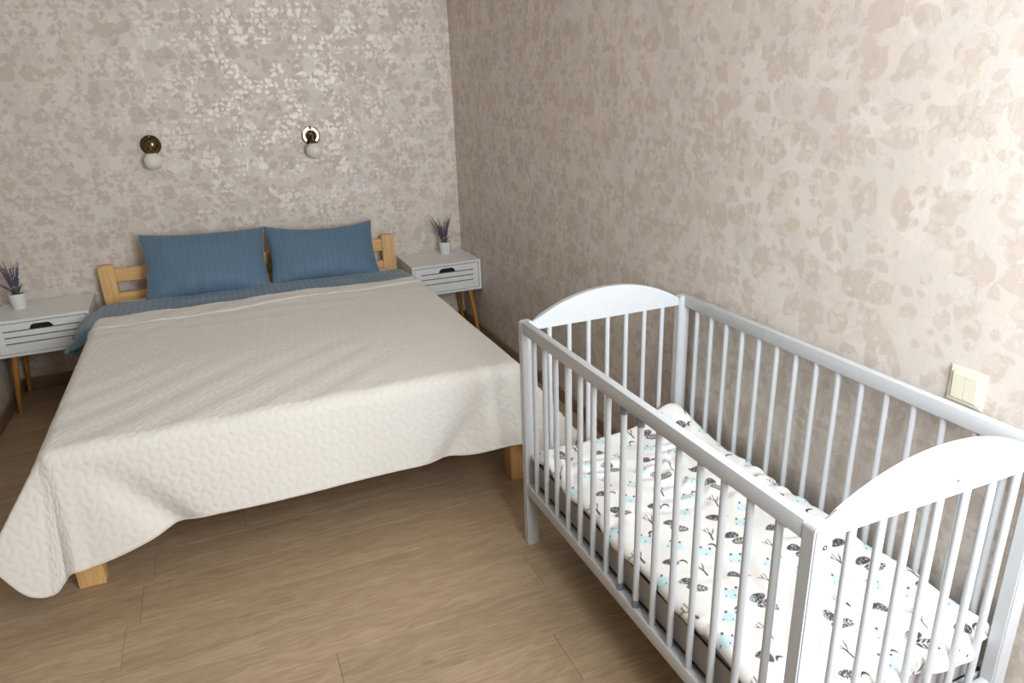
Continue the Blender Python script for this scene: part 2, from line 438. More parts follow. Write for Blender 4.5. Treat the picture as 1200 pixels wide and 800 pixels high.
mt = MB().box(-2.045, -0.535, -2.085, -0.135, 0.252, 0.475, 0.035, 4).build('mattress', M['sheet'], None, True)
tag(mt, 'white sheeted mattress showing beside the headboard posts', 'mattress')

# ------------------------------------------------------------------ draped cloth over the bed
def drape(A, B, x0, x1, yf, z, r, beta_fn):
    """A,B unrolled cloth coordinates (x, y); returns P with the cloth hanging beyond x0/x1 and foot yf"""
    dl = np.clip(x0 - A, 0, None); dr = np.clip(A - x1, 0, None); dx = dl + dr
    dy = np.clip(yf - B, 0, None)
    rho = np.hypot(dx, dy); phi = np.arctan2(dy, dx)
    beta = beta_fn(A, B, phi, rho)
    Th = PI / 2 - beta; s1 = r * Th
    out = np.where(rho < s1, r * np.sin(np.minimum(rho, s1) / r), r * np.sin(Th) + (rho - s1) * np.cos(Th))
    drop = np.where(rho < s1, r * (1 - np.cos(np.minimum(rho, s1) / r)), r * (1 - np.cos(Th)) + (rho - s1) * np.sin(Th))
    sx = np.where(dl > 0, -1.0, 1.0)
    X = np.clip(A, x0, x1) + sx * np.cos(phi) * out * (dx > 0)
    Y = np.maximum(B, yf) - np.sin(phi) * out * (dy > 0)
    Z = z - drop
    return np.stack([X, Y, Z], -1), rho, phi, dl, dr, dy

def fabric(name, c0, c1, scale=900, rough=0.9, sheen=0.3, stripes=None):
    g = NT(name); tc = g.n('ShaderNodeTexCoord')
    nz = g.noise(tc.outputs['UV'], scale, 2, 0.6); nl = g.noise(tc.outputs['UV'], 6, 2, 0.5)
    f = g.math('MULTIPLY_ADD', nz.outputs[0], 0.5, g.math('MULTIPLY', nl.outputs[0], 0.5), clamp=True)
    c = g.mix(f, c0, c1); ro = rough
    if stripes:
        s = g.n('ShaderNodeSeparateXYZ'); g.put(s.inputs[0], tc.outputs['UV'])
        w = g.math('SINE', g.math('MULTIPLY', s.outputs[0], 2 * PI / stripes))
        st = g.smooth(w, -0.25, 0.25)
        c = g.mix(g.math('MULTIPLY', st, 0.04), c, tuple(x * 0.55 for x in c0[:3]) + (1,))
        ro = g.mixf(st, 0.58, 0.74)
    g.set(Base_Color=c, Roughness=ro); g.p.inputs['Sheen Weight'].default_value = sheen
    g.p.inputs['Sheen Roughness'].default_value = 0.5
    g.bump(nz.outputs[0], 0.12, 0.0006)
    return g.m
M['coverlet'] = fabric('quilted_cream', lin(213, 209, 202), lin(221, 218, 211), 700)
M['binding'] = plain('hem_binding', lin(212, 200, 190), 0.85)
M['blue'] = fabric('blue_sateen', lin(82, 111, 135), lin(92, 121, 145), 800, 0.7, 0.25, stripes=0.032)

# blue duvet under the coverlet
a = np.arange(-2.30, -0.29, 0.010); b = np.arange(-2.02, -0.345, 0.009)
A, B = np.meshgrid(a, b, indexing='ij')
hd = sstep(B, -0.84, -0.70)
left = A < -1.3
x0d = -2.035 - 0.060 * hd * (1 - 0.5 * sstep(B, -0.46, -0.39)); x1d = -0.545 + 0.012 * hd
rd = 0.045 + np.where(left, 0.065, 0.04) * hd * (1 - 0.5 * sstep(B, -0.46, -0.39))
def beta_d(A, B, phi, rho): return np.radians(8 + np.where(left, 14, 6) * hd)
lim = 0.06 + np.where(left, 0.125, 0.085) * hd * (1 - 0.35 * sstep(B, -0.47, -0.39))
A2 = np.clip(A, x0d - lim, x1d + lim)
P, rho, phi, dl, dr, dy = drape(A2, B, x0d, x1d, -3.0, 0.512, rd, beta_d)
puff = 0.010 * (vnoise(A * 9 + 3, B * 9) - 0.5) * hd
edge = sstep(B, -0.375, -0.335)
P[..., 2] += puff - 0.016 * edge - 0.004 * np.sin(A * 7) * hd
N = grid_normals(P)
me = grid_mesh('duvet', P, np.stack([A, B], -1))
o = link('duvet', me, M['blue']); tag(o, 'blue striped duvet, only its strip showing below the two pillows', 'duvet')
sm = o.modifiers.new('thickness', 'SOLIDIFY'); sm.thickness = 0.028; sm.offset = -1
# quilted coverlet
CX0, CX1, CYF, CZ = -2.055, -0.530, -2.115, 0.527
a = np.arange(CX0 - 0.33, CX1 + 0.36 + 1e-6, 0.0052); b = np.arange(CYF - 0.335, -0.655, 0.0052)
A, B = np.meshgrid(a, b, indexing='ij')
# the cloth lies a little askew: it hangs lower at the left foot corner
B = np.where(B < CYF, CYF + (B - CYF) * (1 + 0.24 * sstep(-A, 1.62, 2.05)), B)
def beta_c(A, B, phi, rho):
    ph = np.degrees(phi)
    prof = np.interp(ph, [0, 14, 28, 42, 55, 72, 90], [22, 33, 38, 24, 13, 9, 11])
    side = (ph < 1e-3)
    fall = sstep(B, -1.3, CYF)                     # the side hang opens out towards the foot
    bs = 6 + 16 * fall + 22 * sstep(B, -0.86, -0.68)
    bt = np.where(side, bs, prof)
    foot = (ph > 89.999)
    xe = np.minimum(np.abs(A - CX0), np.abs(A - CX1))
    ddy = np.clip(CYF - B, 0, None)
    ft = 9 - 9.0 * np.exp(-((xe - (0.04 + 0.75 * ddy)) / 0.065) ** 2) * sstep(ddy, 0.03, 0.12) + 2.0 * np.sin(A * 8.0 + 0.6) * sstep(xe, 0.05, 0.3)
    ft = ft + (11 - ft) * (1 - sstep(xe, 0.0, 0.05))
    return np.radians(np.where(foot, ft, bt))
# round the two foot corners of the cloth itself
RC = 0.13
ex = np.where(A < -1.3, 0.33, 0.36); ey = np.where(A < -1.3, 0.335 * 1.24, 0.335)
cdx = np.clip(CX0 - A, 0, None) + np.clip(A - CX1, 0, None); cdy = np.clip(CYF - B, 0, None)
qx_, qy_ = cdx - (ex - RC), cdy - (ey - RC); qd = np.hypot(qx_, qy_)
beyond = (qx_ > 0) & (qy_ > 0) & (qd > RC); far_out = beyond & (qd > RC + 0.0085)
pull = np.where(beyond, RC / np.maximum(qd, 1e-6), 1.0)
ndx = np.where(beyond, (ex - RC) + qx_ * pull, cdx); ndy = np.where(beyond, (ey - RC) + qy_ * pull, cdy)
A = np.where(beyond, np.where(A < -1.3, CX0 - ndx, CX1 + ndx), A); B = np.where(beyond, CYF - ndy, B)
P, rho, phi, dl, dr, dy = drape(A, B, CX0, CX1, CYF, CZ, 0.05, beta_c)
top = 1 - sstep(rho, 0.0, 0.08)
# soft wrinkles
w1 = np.sin((-A * 0.62 + B * 0.78) * 40 + 3 * vnoise(A * 2, B * 2)) * sstep(vnoise(A * 1.6 + 7, B * 1.6 + 2), 0.45, 0.8)
w2 = np.sin((A * 0.10 + B) * 46 + 2.5 * vnoise(A * 2 + 9, B * 2)) * sstep(vnoise(A * 1.2 + 3, B * 2.2 + 5), 0.5, 0.8) * sstep(B, -1.35, -0.9)
big = vnoise(A * 2.6 + 1, B * 2.6 + 4) - 0.5
P[..., 2] += top * (0.0022 * w1 + 0.0022 * w2 + 0.014 * big)
# border seam where the head end is turned down
seam = np.exp(-((B + 0.815 - 0.05 * (A + 1.3)) / 0.006) ** 2)
sline = -0.815 + 0.05 * (A + 1.3)
P[..., 2] += 0.004 * sstep(B - sline, -0.003, 0.003) - 0.010 * sstep(B, -0.69, -0.655)
# quilting: bone-shaped cells turned 45 degrees
c45 = math.cos(math.radians(38)); s45 = math.sin(math.radians(38)); cell = 0.042
qx = (A * c45 + B * s45) / cell; qy = (-A * s45 + B * c45) / cell
Xw = qx + 0.26 * np.sin(PI * qy) * np.cos(PI * np.floor(qx + 0.5)); Yw = qy - 0.26 * np.sin(PI * qx) * np.cos(PI * np.floor(qy + 0.5))
d1 = np.abs(Xw - np.round(Xw)); d2 = np.abs(Yw - np.round(Yw)); dd = np.minimum(d1, d2)
quilt = 1 - np.exp(-(dd / 0.105) ** 2)
N = grid_normals(P)
if N[len(a) // 2, len(b) // 2, 2] < 0: N = -N
P = P + N * ((0.0021 * quilt) + 0.006 * seam)[..., None]
me = grid_mesh('coverlet', P, np.stack([A, B], -1))
bm = bmesh.new(); bm.from_mesh(me); bm.verts.ensure_lookup_table()
bmesh.ops.delete(bm, geom=[bm.verts[i] for i in np.nonzero(far_out.reshape(-1))[0]], context='VERTS')
bmesh.ops.dissolve_degenerate(bm, dist=0.0003, edges=bm.edges)
for f in bm.faces: f.smooth = True
# path of the bound hem, walked along the open boundary
nxt = {}
for e in bm.edges:
    if e.is_boundary:
        a_, b_ = e.verts; nxt.setdefault(a_, []).append(b_); nxt.setdefault(b_, []).append(a_)
start = max(nxt, key=lambda v: v.co.y); path = [start]; prev = None; cur = start
while True:
    cand = [v for v in nxt[cur] if v is not prev]
    if not cand: break
    prev, cur = cur, cand[0]
    if cur is start or len(path) > 20000: break
    path.append(cur)
path = [v.co.copy() for v in path][::3]; path.append(path[0].copy())
bm.to_mesh(me); bm.free()
o = link('coverlet', me, M['coverlet']); tag(o, 'cream quilted coverlet spread over the double bed, hanging at the foot', 'bedspread')
sm = o.modifiers.new('thickness', 'SOLIDIFY'); sm.thickness = 0.006; sm.offset = -1
hm = MB().tube(path, 0.0036, 6, cap=False).build('hem_binding', M['binding'], o, True, None)

# ------------------------------------------------------------------ pillows
def pillow(w, h, t, seed, sag):
    n, m = 90, 60
    u = np.linspace(-1, 1, n); v = np.linspace(-1, 1, m); U, V = np.meshgrid(u, v, indexing='ij')
    # corners stay out, the edges between them draw in
    X = U * w / 2 * (1 - 0.06 * (1 - V ** 2) ** 1.0 * np.abs(U) ** 3); Y = V * h / 2 * (1 - 0.075 * (1 - U ** 2) * np.abs(V) ** 3)
    Y += -sag * (1 - U ** 2) * (V > 0) * np.abs(V) ** 2
    th = t / 2 * ((1 - np.abs(U) ** 2.6).clip(0) * (1 - np.abs(V) ** 2.6).clip(0)) ** 0.55
    wr = 0.004 * np.sin(X * 60 + seed + 3 * vnoise(X * 8 + seed, Y * 8)) * sstep(np.abs(V), 0.35, 0.95) * (1 - np.abs(V) ** 8) \
        + 0.010 * (vnoise(X * 9 + seed * 3, Y * 9 + 5) - 0.5) * (1 - U ** 4) * (1 - V ** 4)
    F = np.stack([X, Y, th + wr], -1); Bk = np.stack([X, Y, -th], -1)
    Bk[0], Bk[-1], Bk[:, 0], Bk[:, -1] = F[0], F[-1], F[:, 0], F[:, -1]
    mf = grid_mesh('pillow', F, np.stack([X, Y], -1)); mb = grid_mesh('pillow_back', Bk[::-1], np.stack([X, Y], -1)[::-1])
    bm = bmesh.new(); bm.from_mesh(mf); bm.from_mesh(mb)
    bmesh.ops.remove_doubles(bm, verts=bm.verts, dist=0.0004)
    bm.to_mesh(mf); bm.free(); bpy.data.meshes.remove(mb)
    for p in mf.polygons: p.use_smooth = True
    return mf
def put_pillow(cx, w, h, t, tilt, roll, seed, sag, zb, yb, label):
    o = link('pillow', pillow(w, h, t, seed, sag), M['blue'])
    R = Matrix.Rotation(roll, 4, 'Y') @ Matrix.Rotation(PI / 2 - tilt, 4, 'X')
    o.matrix_world = Matrix.Translation((cx, yb + math.sin(tilt) * h / 2, zb + math.cos(tilt) * h / 2)) @ R
    return tag(o, label, 'pillow', 'blue pillows against the headboard')
put_pillow(-1.562, 0.645, 0.385, 0.15, math.radians(33), math.radians(2.0), 1.0, 0.006, 0.487, -0.365, 'blue striped pillow on the left, toward the nightstand by the left wall')
put_pillow(-0.930, 0.622, 0.36, 0.14, math.radians(33), math.radians(2.2), 4.0, 0.030, 0.487, -0.355, 'blue striped pillow on the right, toward the nightstand in the corner')

# ------------------------------------------------------------------ nightstands
NW, ND, NZ0, NZ1 = 0.440, 0.375, 0.314, 0.503
def make_nightstand():
    r = empty('nightstand', (0, 0, 0)); w, d, t = NW / 2, ND / 2, 0.015
    b = MB()
    b.box(-w, w, -d, d, NZ1 - t, NZ1, 0.0015, 1); b.box(-w, w, -d, d, NZ0, NZ0 + t, 0.0015, 1)
    b.box(-w, -w + t, -d, d, NZ0 + t, NZ1 - t); b.box(w - t, w, -d, d, NZ0 + t, NZ1 - t)
    b.box(-w + t, w - t, d - 0.01, d, NZ0 + t, NZ1 - t)
    b.build('body', M['white'], r)
    # drawer: front board with three slots, a hand hole cut above the top slot
    g = 0.003; x0, x1 = -w + t + g, w - t - g; z0, z1 = NZ0 + t + g, NZ1 - t - g
    y0, y1 = -d + 0.001, -d + 0.014
    H = NZ1 - NZ0
    s1, s2, s3 = NZ1 - 0.285 * H, NZ1 - 0.455 * H, NZ1 - 0.625 * H; sl = 0.0062
    sx0, sx1 = -w + 0.118 * NW, w - 0.115 * NW
    hx0, hx1, hh = -0.052, 0.052, 0.024
    f = MB()
    f.prism([(x0, z0), (sx0, z0), (sx0, z1), (x0, z1)], 'y', y0, y1)
    f.prism([(sx1, z0), (x1, z0), (x1, z1), (sx1, z1)], 'y', y0, y1)
    f.prism([(sx0, s1), (hx0, s1), (hx0 + 0.003, s1 + 0.010), (hx0 + 0.012, s1 + hh - 0.004), (hx0 + 0.022, s1 + hh), (hx1 - 0.022, s1 + hh),
             (hx1 - 0.012, s1 + hh - 0.004), (hx1 - 0.003, s1 + 0.010), (hx1, s1), (sx1, s1), (sx1, z1), (sx0, z1)], 'y', y0, y1)
    for za, zb in ((s2, s1 - sl), (s3, s2 - sl), (z0, s3 - sl)):
        f.prism([(sx0, za), (sx1, za), (sx1, zb), (sx0, zb)], 'y', y0, y1)
    df = f.build('drawer_front', M['white'], r)
    q = MB(); q.box(x0 + 0.004, x1 - 0.004, y1 + 0.022, d - 0.03, z0 + 0.004, z1 - 0.004); 
    dk = q.build('drawer_shade', M['black'], r); dk['label'] = 'drawer inside coloured black for the shade seen through the slots'  # black block, shade of the drawer's hollow put into its colour
    for sx in (-1, 1):
        for sy in (-1, 1):
            top = Vector((sx * (w - 0.062), sy * (d - 0.062), NZ0)); bot = Vector((sx * (w - 0.022), sy * (d - 0.034), 0.0))
            MB().tube([bot, top], [0.0095, 0.0165], 16).build('leg', M['honey'], r, True)
    return r
ns = make_nightstand()
ns.location = (-0.002 - NW / 2 - 0.002, -0.005 - ND / 2, 0)
tag(ns, 'white one-drawer nightstand in the corner by the right wall', 'nightstand', 'nightstands beside the bed')
ns2 = copy_tree(ns); ns2.location = (-2.164 - NW / 2 + 0.004, -0.020 - ND / 2, 0); ns2.rotation_euler.z = math.radians(1.6)
tag(ns2, 'white one-drawer nightstand by the left wall, partly cut off by the photo edge', 'nightstand', 'nightstands beside the bed')

# ------------------------------------------------------------------ lavender pots
def make_lavender(seed, label, loc, rz, lean):
    r = empty('potted_lavender', loc, rz); tag(r, label, 'potted plant', 'lavender pots on the nightstands')
    rn = random.Random(seed)
    MB().lathe([(0, 0), (0.028, 0), (0.030, 0.002), (0.0385, 0.078), (0.0395, 0.080), (0.0385, 0.0815), (0.0360, 0.080), (0.0345, 0.066), (0, 0.066)], 28).build('pot', M['pot'], r, True)
    MB().lathe([(0, 0.076), (0.018, 0.0775), (0.0352, 0.074), (0.0345, 0.068)], 20).build('soil', M['soil'], r, True)
    n = 16
    for i in range(n):
        a = 2 * PI * i / n + rn.uniform(-0.3, 0.3); spread = rn.uniform(0.15, 0.95) if i % 3 else rn.uniform(0.0, 0.3)
        L = rn.uniform(0.10, 0.185); base = Vector((math.cos(a) * 0.012, math.sin(a) * 0.012, 0.074))
        tip = base + Vector((math.cos(a) * spread * 0.15 + lean * 0.03, math.sin(a) * spread * 0.06, L))
        mid = base.lerp(tip, 0.5) + Vector((-math.cos(a) * 0.010, -math.sin(a) * 0.008, 0.006))
        pts = []
        for j in range(9):
            t = j / 8; pts.append(base * (1 - t) ** 2 + mid * 2 * t * (1 - t) + tip * t * t)
        st = MB().tube(pts, 0.0011, 6).build('stem', M['stem'], r, True)
        fb = MB(); t = 0.34
        while t < 1.0:
            c = base * (1 - t) ** 2 + mid * 2 * t * (1 - t) + tip * t * t
            for q in range(3):
                w = (1.0 - 0.55 * t); an = rn.uniform(0, 2 * PI)
                p = c + Vector((math.cos(an), math.sin(an), rn.uniform(-0.4, 0.4))) * 0.0040 * w
                s = rn.uniform(0.0030, 0.0048) * w
                x = bmesh.ops.create_icosphere(fb.bm, subdivisions=1, radius=s, matrix=Matrix.Translation(p) @ Matrix.Diagonal((1, 1, 1.5, 1)))
            t += 0.045
        fs = fb.build('flower_spike', M['lavender'], st, False)
    for i in range(16):                        # short grey leaves round the base
        a = rn.uniform(0, 2 * PI); L = rn.uniform(0.03, 0.055)
        b0 = Vector((math.cos(a) * 0.010, math.sin(a) * 0.010, 0.074)); t0 = b0 + Vector((math.cos(a) * L * 0.55, math.sin(a) * L * 0.55, L))
        m0 = b0.lerp(t0, 0.5) + Vector((0, 0, 0.006))
        MB().tube([b0, m0, t0], [0.0016, 0.0026, 0.0005], 5).build('leaf', M['lavender'] if i % 2 else M['stem'], r, True)
    return r
make_lavender(3, 'small lavender in a white pot on the nightstand in the corner', (-0.150, -0.125, NZ1), 0.3, -0.35)
make_lavender(8, 'small lavender in a white pot on the nightstand by the left wall', (-2.496, -0.160, NZ1), 1.1, -0.4)

# ------------------------------------------------------------------ wall sconces
def make_sconce():
    r = empty('wall_sconce', (0, 0, 0))
    to_wall = Matrix.Rotation(PI / 2, 4, 'X')          # local z -> -y (out of the back wall)
    MB().lathe([(0, 0.0), (0.050, 0.0), (0.053, 0.004), (0.0525, 0.009), (0.050, 0.0118), (0.0475, 0.012), (0.0465, 0.0105), (0.0455, 0.010), (0.033, 0.010), (0.0315, 0.0115), (0.030, 0.019), (0.022, 0.024), (0.012, 0.027), (0, 0.028)], 40, to_wall).build('backplate', M['bronze'], r, True, 18)
    arm = [(0, -0.020, 0.0), (0, -0.045, 0.004), (0, -0.062, 0.002), (0, -0.070, -0.010), (0, -0.072, -0.026)]
    MB().tube(arm, [0.0085, 0.0075, 0.0075, 0.0075, 0.0075], 14).build('arm', M['brass'], r, True, 60)
    kn = Matrix.Translation((0, -0.024, 0.046))
    MB().lathe([(0, -0.010), (0.004, -0.009), (0.0065, -0.003), (0.005, 0.004), (0.003, 0.008), (0, 0.010)], 14, kn).build('finial', M['brass'], r, True, 60)
    so = Matrix.Translation((0, -0.072, -0.026))
    MB().lathe([(0, 0.006), (0.012, 0.004), (0.020, -0.004), (0.023, -0.016), (0.023, -0.024), (0.0, -0.024)], 24, so).build('socket', M['bronze'], r, True, 60)
    gl = Matrix.Translation((0, -0.072, -0.080))
    R = 0.0455
    MB().lathe([(0.022, 0.0415)] + [(R * math.sin(a_), R * math.cos(a_)) for a_ in np.linspace(0.56, PI - 0.001, 18)] + [(0, -R)], 28, gl).build('globe', M['opal'], r, True, None)
    return r
s1 = make_sconce(); s1.location = (-1.738, -0.001, 1.273)
tag(s1, 'bronze wall sconce with opal globe, the left one nearer the plain wall edge', 'wall lamp', 'sconces above the bed')
s2 = copy_tree(s1); s2.location = (-0.885, -0.001, 1.273)
s1['label'] = 'bronze wall sconce with opal globe, above the left pillow'
s2['label'] = 'bronze wall sconce with opal globe, above the right pillow'

# ------------------------------------------------------------------ light switch
sw = empty('light_switch', (0, -3.514, 0.861)); tag(sw, 'cream double rocker light switch on the wall above the crib rail', 'switch')
f = MB(); a = 0.0425; t = 0.0285
f.prism([(-a, -a), (a, -a), (a, a), (-a, a)], 'x', -0.006, -0.0004)
es = [e for e in f.bm.edges if all(v.co.x < -0.005 for v in e.verts)]
bmesh.ops.bevel(f.bm, geom=es, offset=0.004, segments=3, affect='EDGES')
f.build('frame', M['switch'], sw, True)
MB().box(-0.0085, -0.0055, -t - 0.003, t + 0.003, -t - 0.003, t + 0.003, 0.001, 1).build('inner_frame', M['switch'], sw)
for s in (-1, 1):
    b = MB(); c = s * t / 2
    b.prism([(-0.0084, -t), (-0.0098, -t), (-0.0125, t), (-0.0084, t)], 'y', c - t / 2 + 0.0004, c + t / 2 - 0.0004)
    b.build('rocker', M['switch'], sw)

# ------------------------------------------------------------------ crib
XF, XW, YN, YB = -0.650, -0.018, -3.738, -2.494      # front (room side), wall side, near end, far end
PX, PY, ZT = 0.042, 0.032, 0.824
crib = empty('crib', ((XF + XW) / 2, (YN + YB) / 2, 0)); tag(crib, 'white wooden baby crib with round bars standing along the right wall', 'crib')
def cpart(b, name, parent=None, mat='crib', smooth=True):
    o = b.build(name, M[mat], None, smooth)
    if parent is None: o.parent = crib; o.location = -Vector(crib.location)
    else: o.parent = parent
    return o
def cpost(x0, x1, y0, y1):
    b = MB(); r = 0.011; poly = [(x0, 0), (x1, 0)]
    for i in range(5): an = i / 4 * PI / 2; poly.append((x1 - r + r * math.cos(an), ZT - r + r * math.sin(an)))
    for i in range(5): an = PI / 2 + i / 4 * PI / 2; poly.append((x0 + r + r * math.cos(an), ZT - r + r * math.sin(an)))
    b.prism(poly, 'y', y0, y1)
    es = [e for e in b.bm.edges if abs(e.verts[0].co.y - e.verts[1].co.y) < 1e-6 and max(e.verts[0].co.z, e.verts[1].co.z) > 0.001]
    bmesh.ops.bevel(b.bm, geom=es, offset=0.003, segments=2, affect='EDGES')
    return b
posts = []
for x0 in (XF, XW - PX):
    for y0 in (YN, YB - PY): posts.append(cpart(cpost(x0, x0 + PX, y0, y0 + PY), 'post'))
xi0, xi1 = XF + PX, XW - PX
def end_panel(yc):
    b = MB(); zb = 0.792; poly = [(xi0, zb), (xi1, zb)]
    n = 24; ends, mid = 0.818, 0.897
    for i in range(n + 1):
        t = 1 - 2 * i / n; x = (xi0 + xi1) / 2 + t * (xi1 - xi0) / 2
        poly.append((x, ends + (mid - ends) * (1 - abs(t) ** 2.1)))
    b.prism(poly, 'y', yc - 0.009, yc + 0.009)
    es = [e for e in b.bm.edges if abs(e.verts[0].co.y - e.verts[1].co.y) < 1e-6 and min(e.verts[0].co.z, e.verts[1].co.z) > zb + 0.001]
    bmesh.ops.bevel(b.bm, geom=es, offset=0.004, segments=2, affect='EDGES')
    return b
ends_y = (YN + PY / 2, YB - PY / 2)
panels = [cpart(end_panel(y), 'end_panel') for y in ends_y]
RZ0, RZ1 = 0.206, 0.245
for y in ends_y: cpart(MB().box(xi0, xi1, y - 0.010, y + 0.010, RZ0, RZ1, 0.004), 'end_rail')
sides_x = (XF + 0.012, XW - 0.012)
for x in sides_x:
    cpart(MB().box(x - 0.011, x + 0.011, YN + PY - 0.004, YB - PY + 0.004, 0.786, 0.825, 0.0028), 'top_rail')
    cpart(MB().box(x - 0.011, x + 0.011, YN + PY - 0.004, YB - PY + 0.004, RZ0, RZ1, 0.0028), 'bottom_rail')
def bar(x, y, z0, z1, name='bar'):
    return cpart(MB().tube([(x, y, z0), (x, y, z1)], 0.0081, 14), name)
for y in ends_y:
    for i in range(7): bar(-0.335 + (i - 3) * 0.0713, y, RZ1 - 0.004, 0.796)
for x in sides_x:
    for i in range(15):
        yb_ = (YN + YB) / 2 + (7 - i) * 0.0757
        br = bar(x, yb_, RZ1 - 0.004, 0.790)
        if x == sides_x[0] and i in (7, 8):
            for z0, z1 in ((RZ1, RZ1 + 0.022), (0.764, 0.786)):
                o = cpart(MB().tube([(x, yb_, z0), (x, yb_, z1)], 0.0100, 16), 'end_cap', br, 'grey_plastic')
                o['label'] = 'grey plastic end cap'
b = MB().box(XF + 0.026, XW - 0.026, YN + PY + 0.004, YB - PY - 0.004, 0.222, 0.240)
cpart(b, 'base_board', None, 'crib', False)
def screw(x, y, z, parent, r=0.0055):
    m = Matrix.Translation((x, y, z)) @ Matrix.Rotation(PI / 2, 4, 'X')
    o = MB().lathe([(r, -0.001), (r, 0.0008), (r * 0.8, 0.0012), (r * 0.45, 0.0010), (r * 0.4, -0.0005), (0, -0.0005)], 14, m).build('screw', M['screw'], None, True)
    o.parent = parent
screw(-0.626, YN, 0.781, posts[0]); screw(-0.626, YN, 0.226, posts[0]); screw(-0.040, YN, 0.226, posts[2]); screw(-0.040, YN, 0.781, posts[2])
screw(-0.307, ends_y[0] - 0.009, 0.822, panels[0], 0.0032)

# crib mattress
cm = MB().box(XF + 0.030, XW - 0.032, YN + 0.040, YB - 0.036, 0.2405, 0.342, 0.012, 3).build('crib_mattress', plain('grey_ticking', lin(160, 157, 156), 0.9, var=0.10, scale=300), None, True)
tag(cm, 'grey cot mattress under the printed duvet in the crib', 'mattress')
for z in (0.2475, 0.335):
    x0, x1, y0, y1 = XF + 0.0295, XW - 0.0315, YN + 0.0395, YB - 0.0355
    MB().tube([(x0, y0, z), (x0, y1, z), (x1, y1, z), (x1, y0, z), (x0, y0, z)], 0.003, 6).build('piping', M['black'], cm, False)

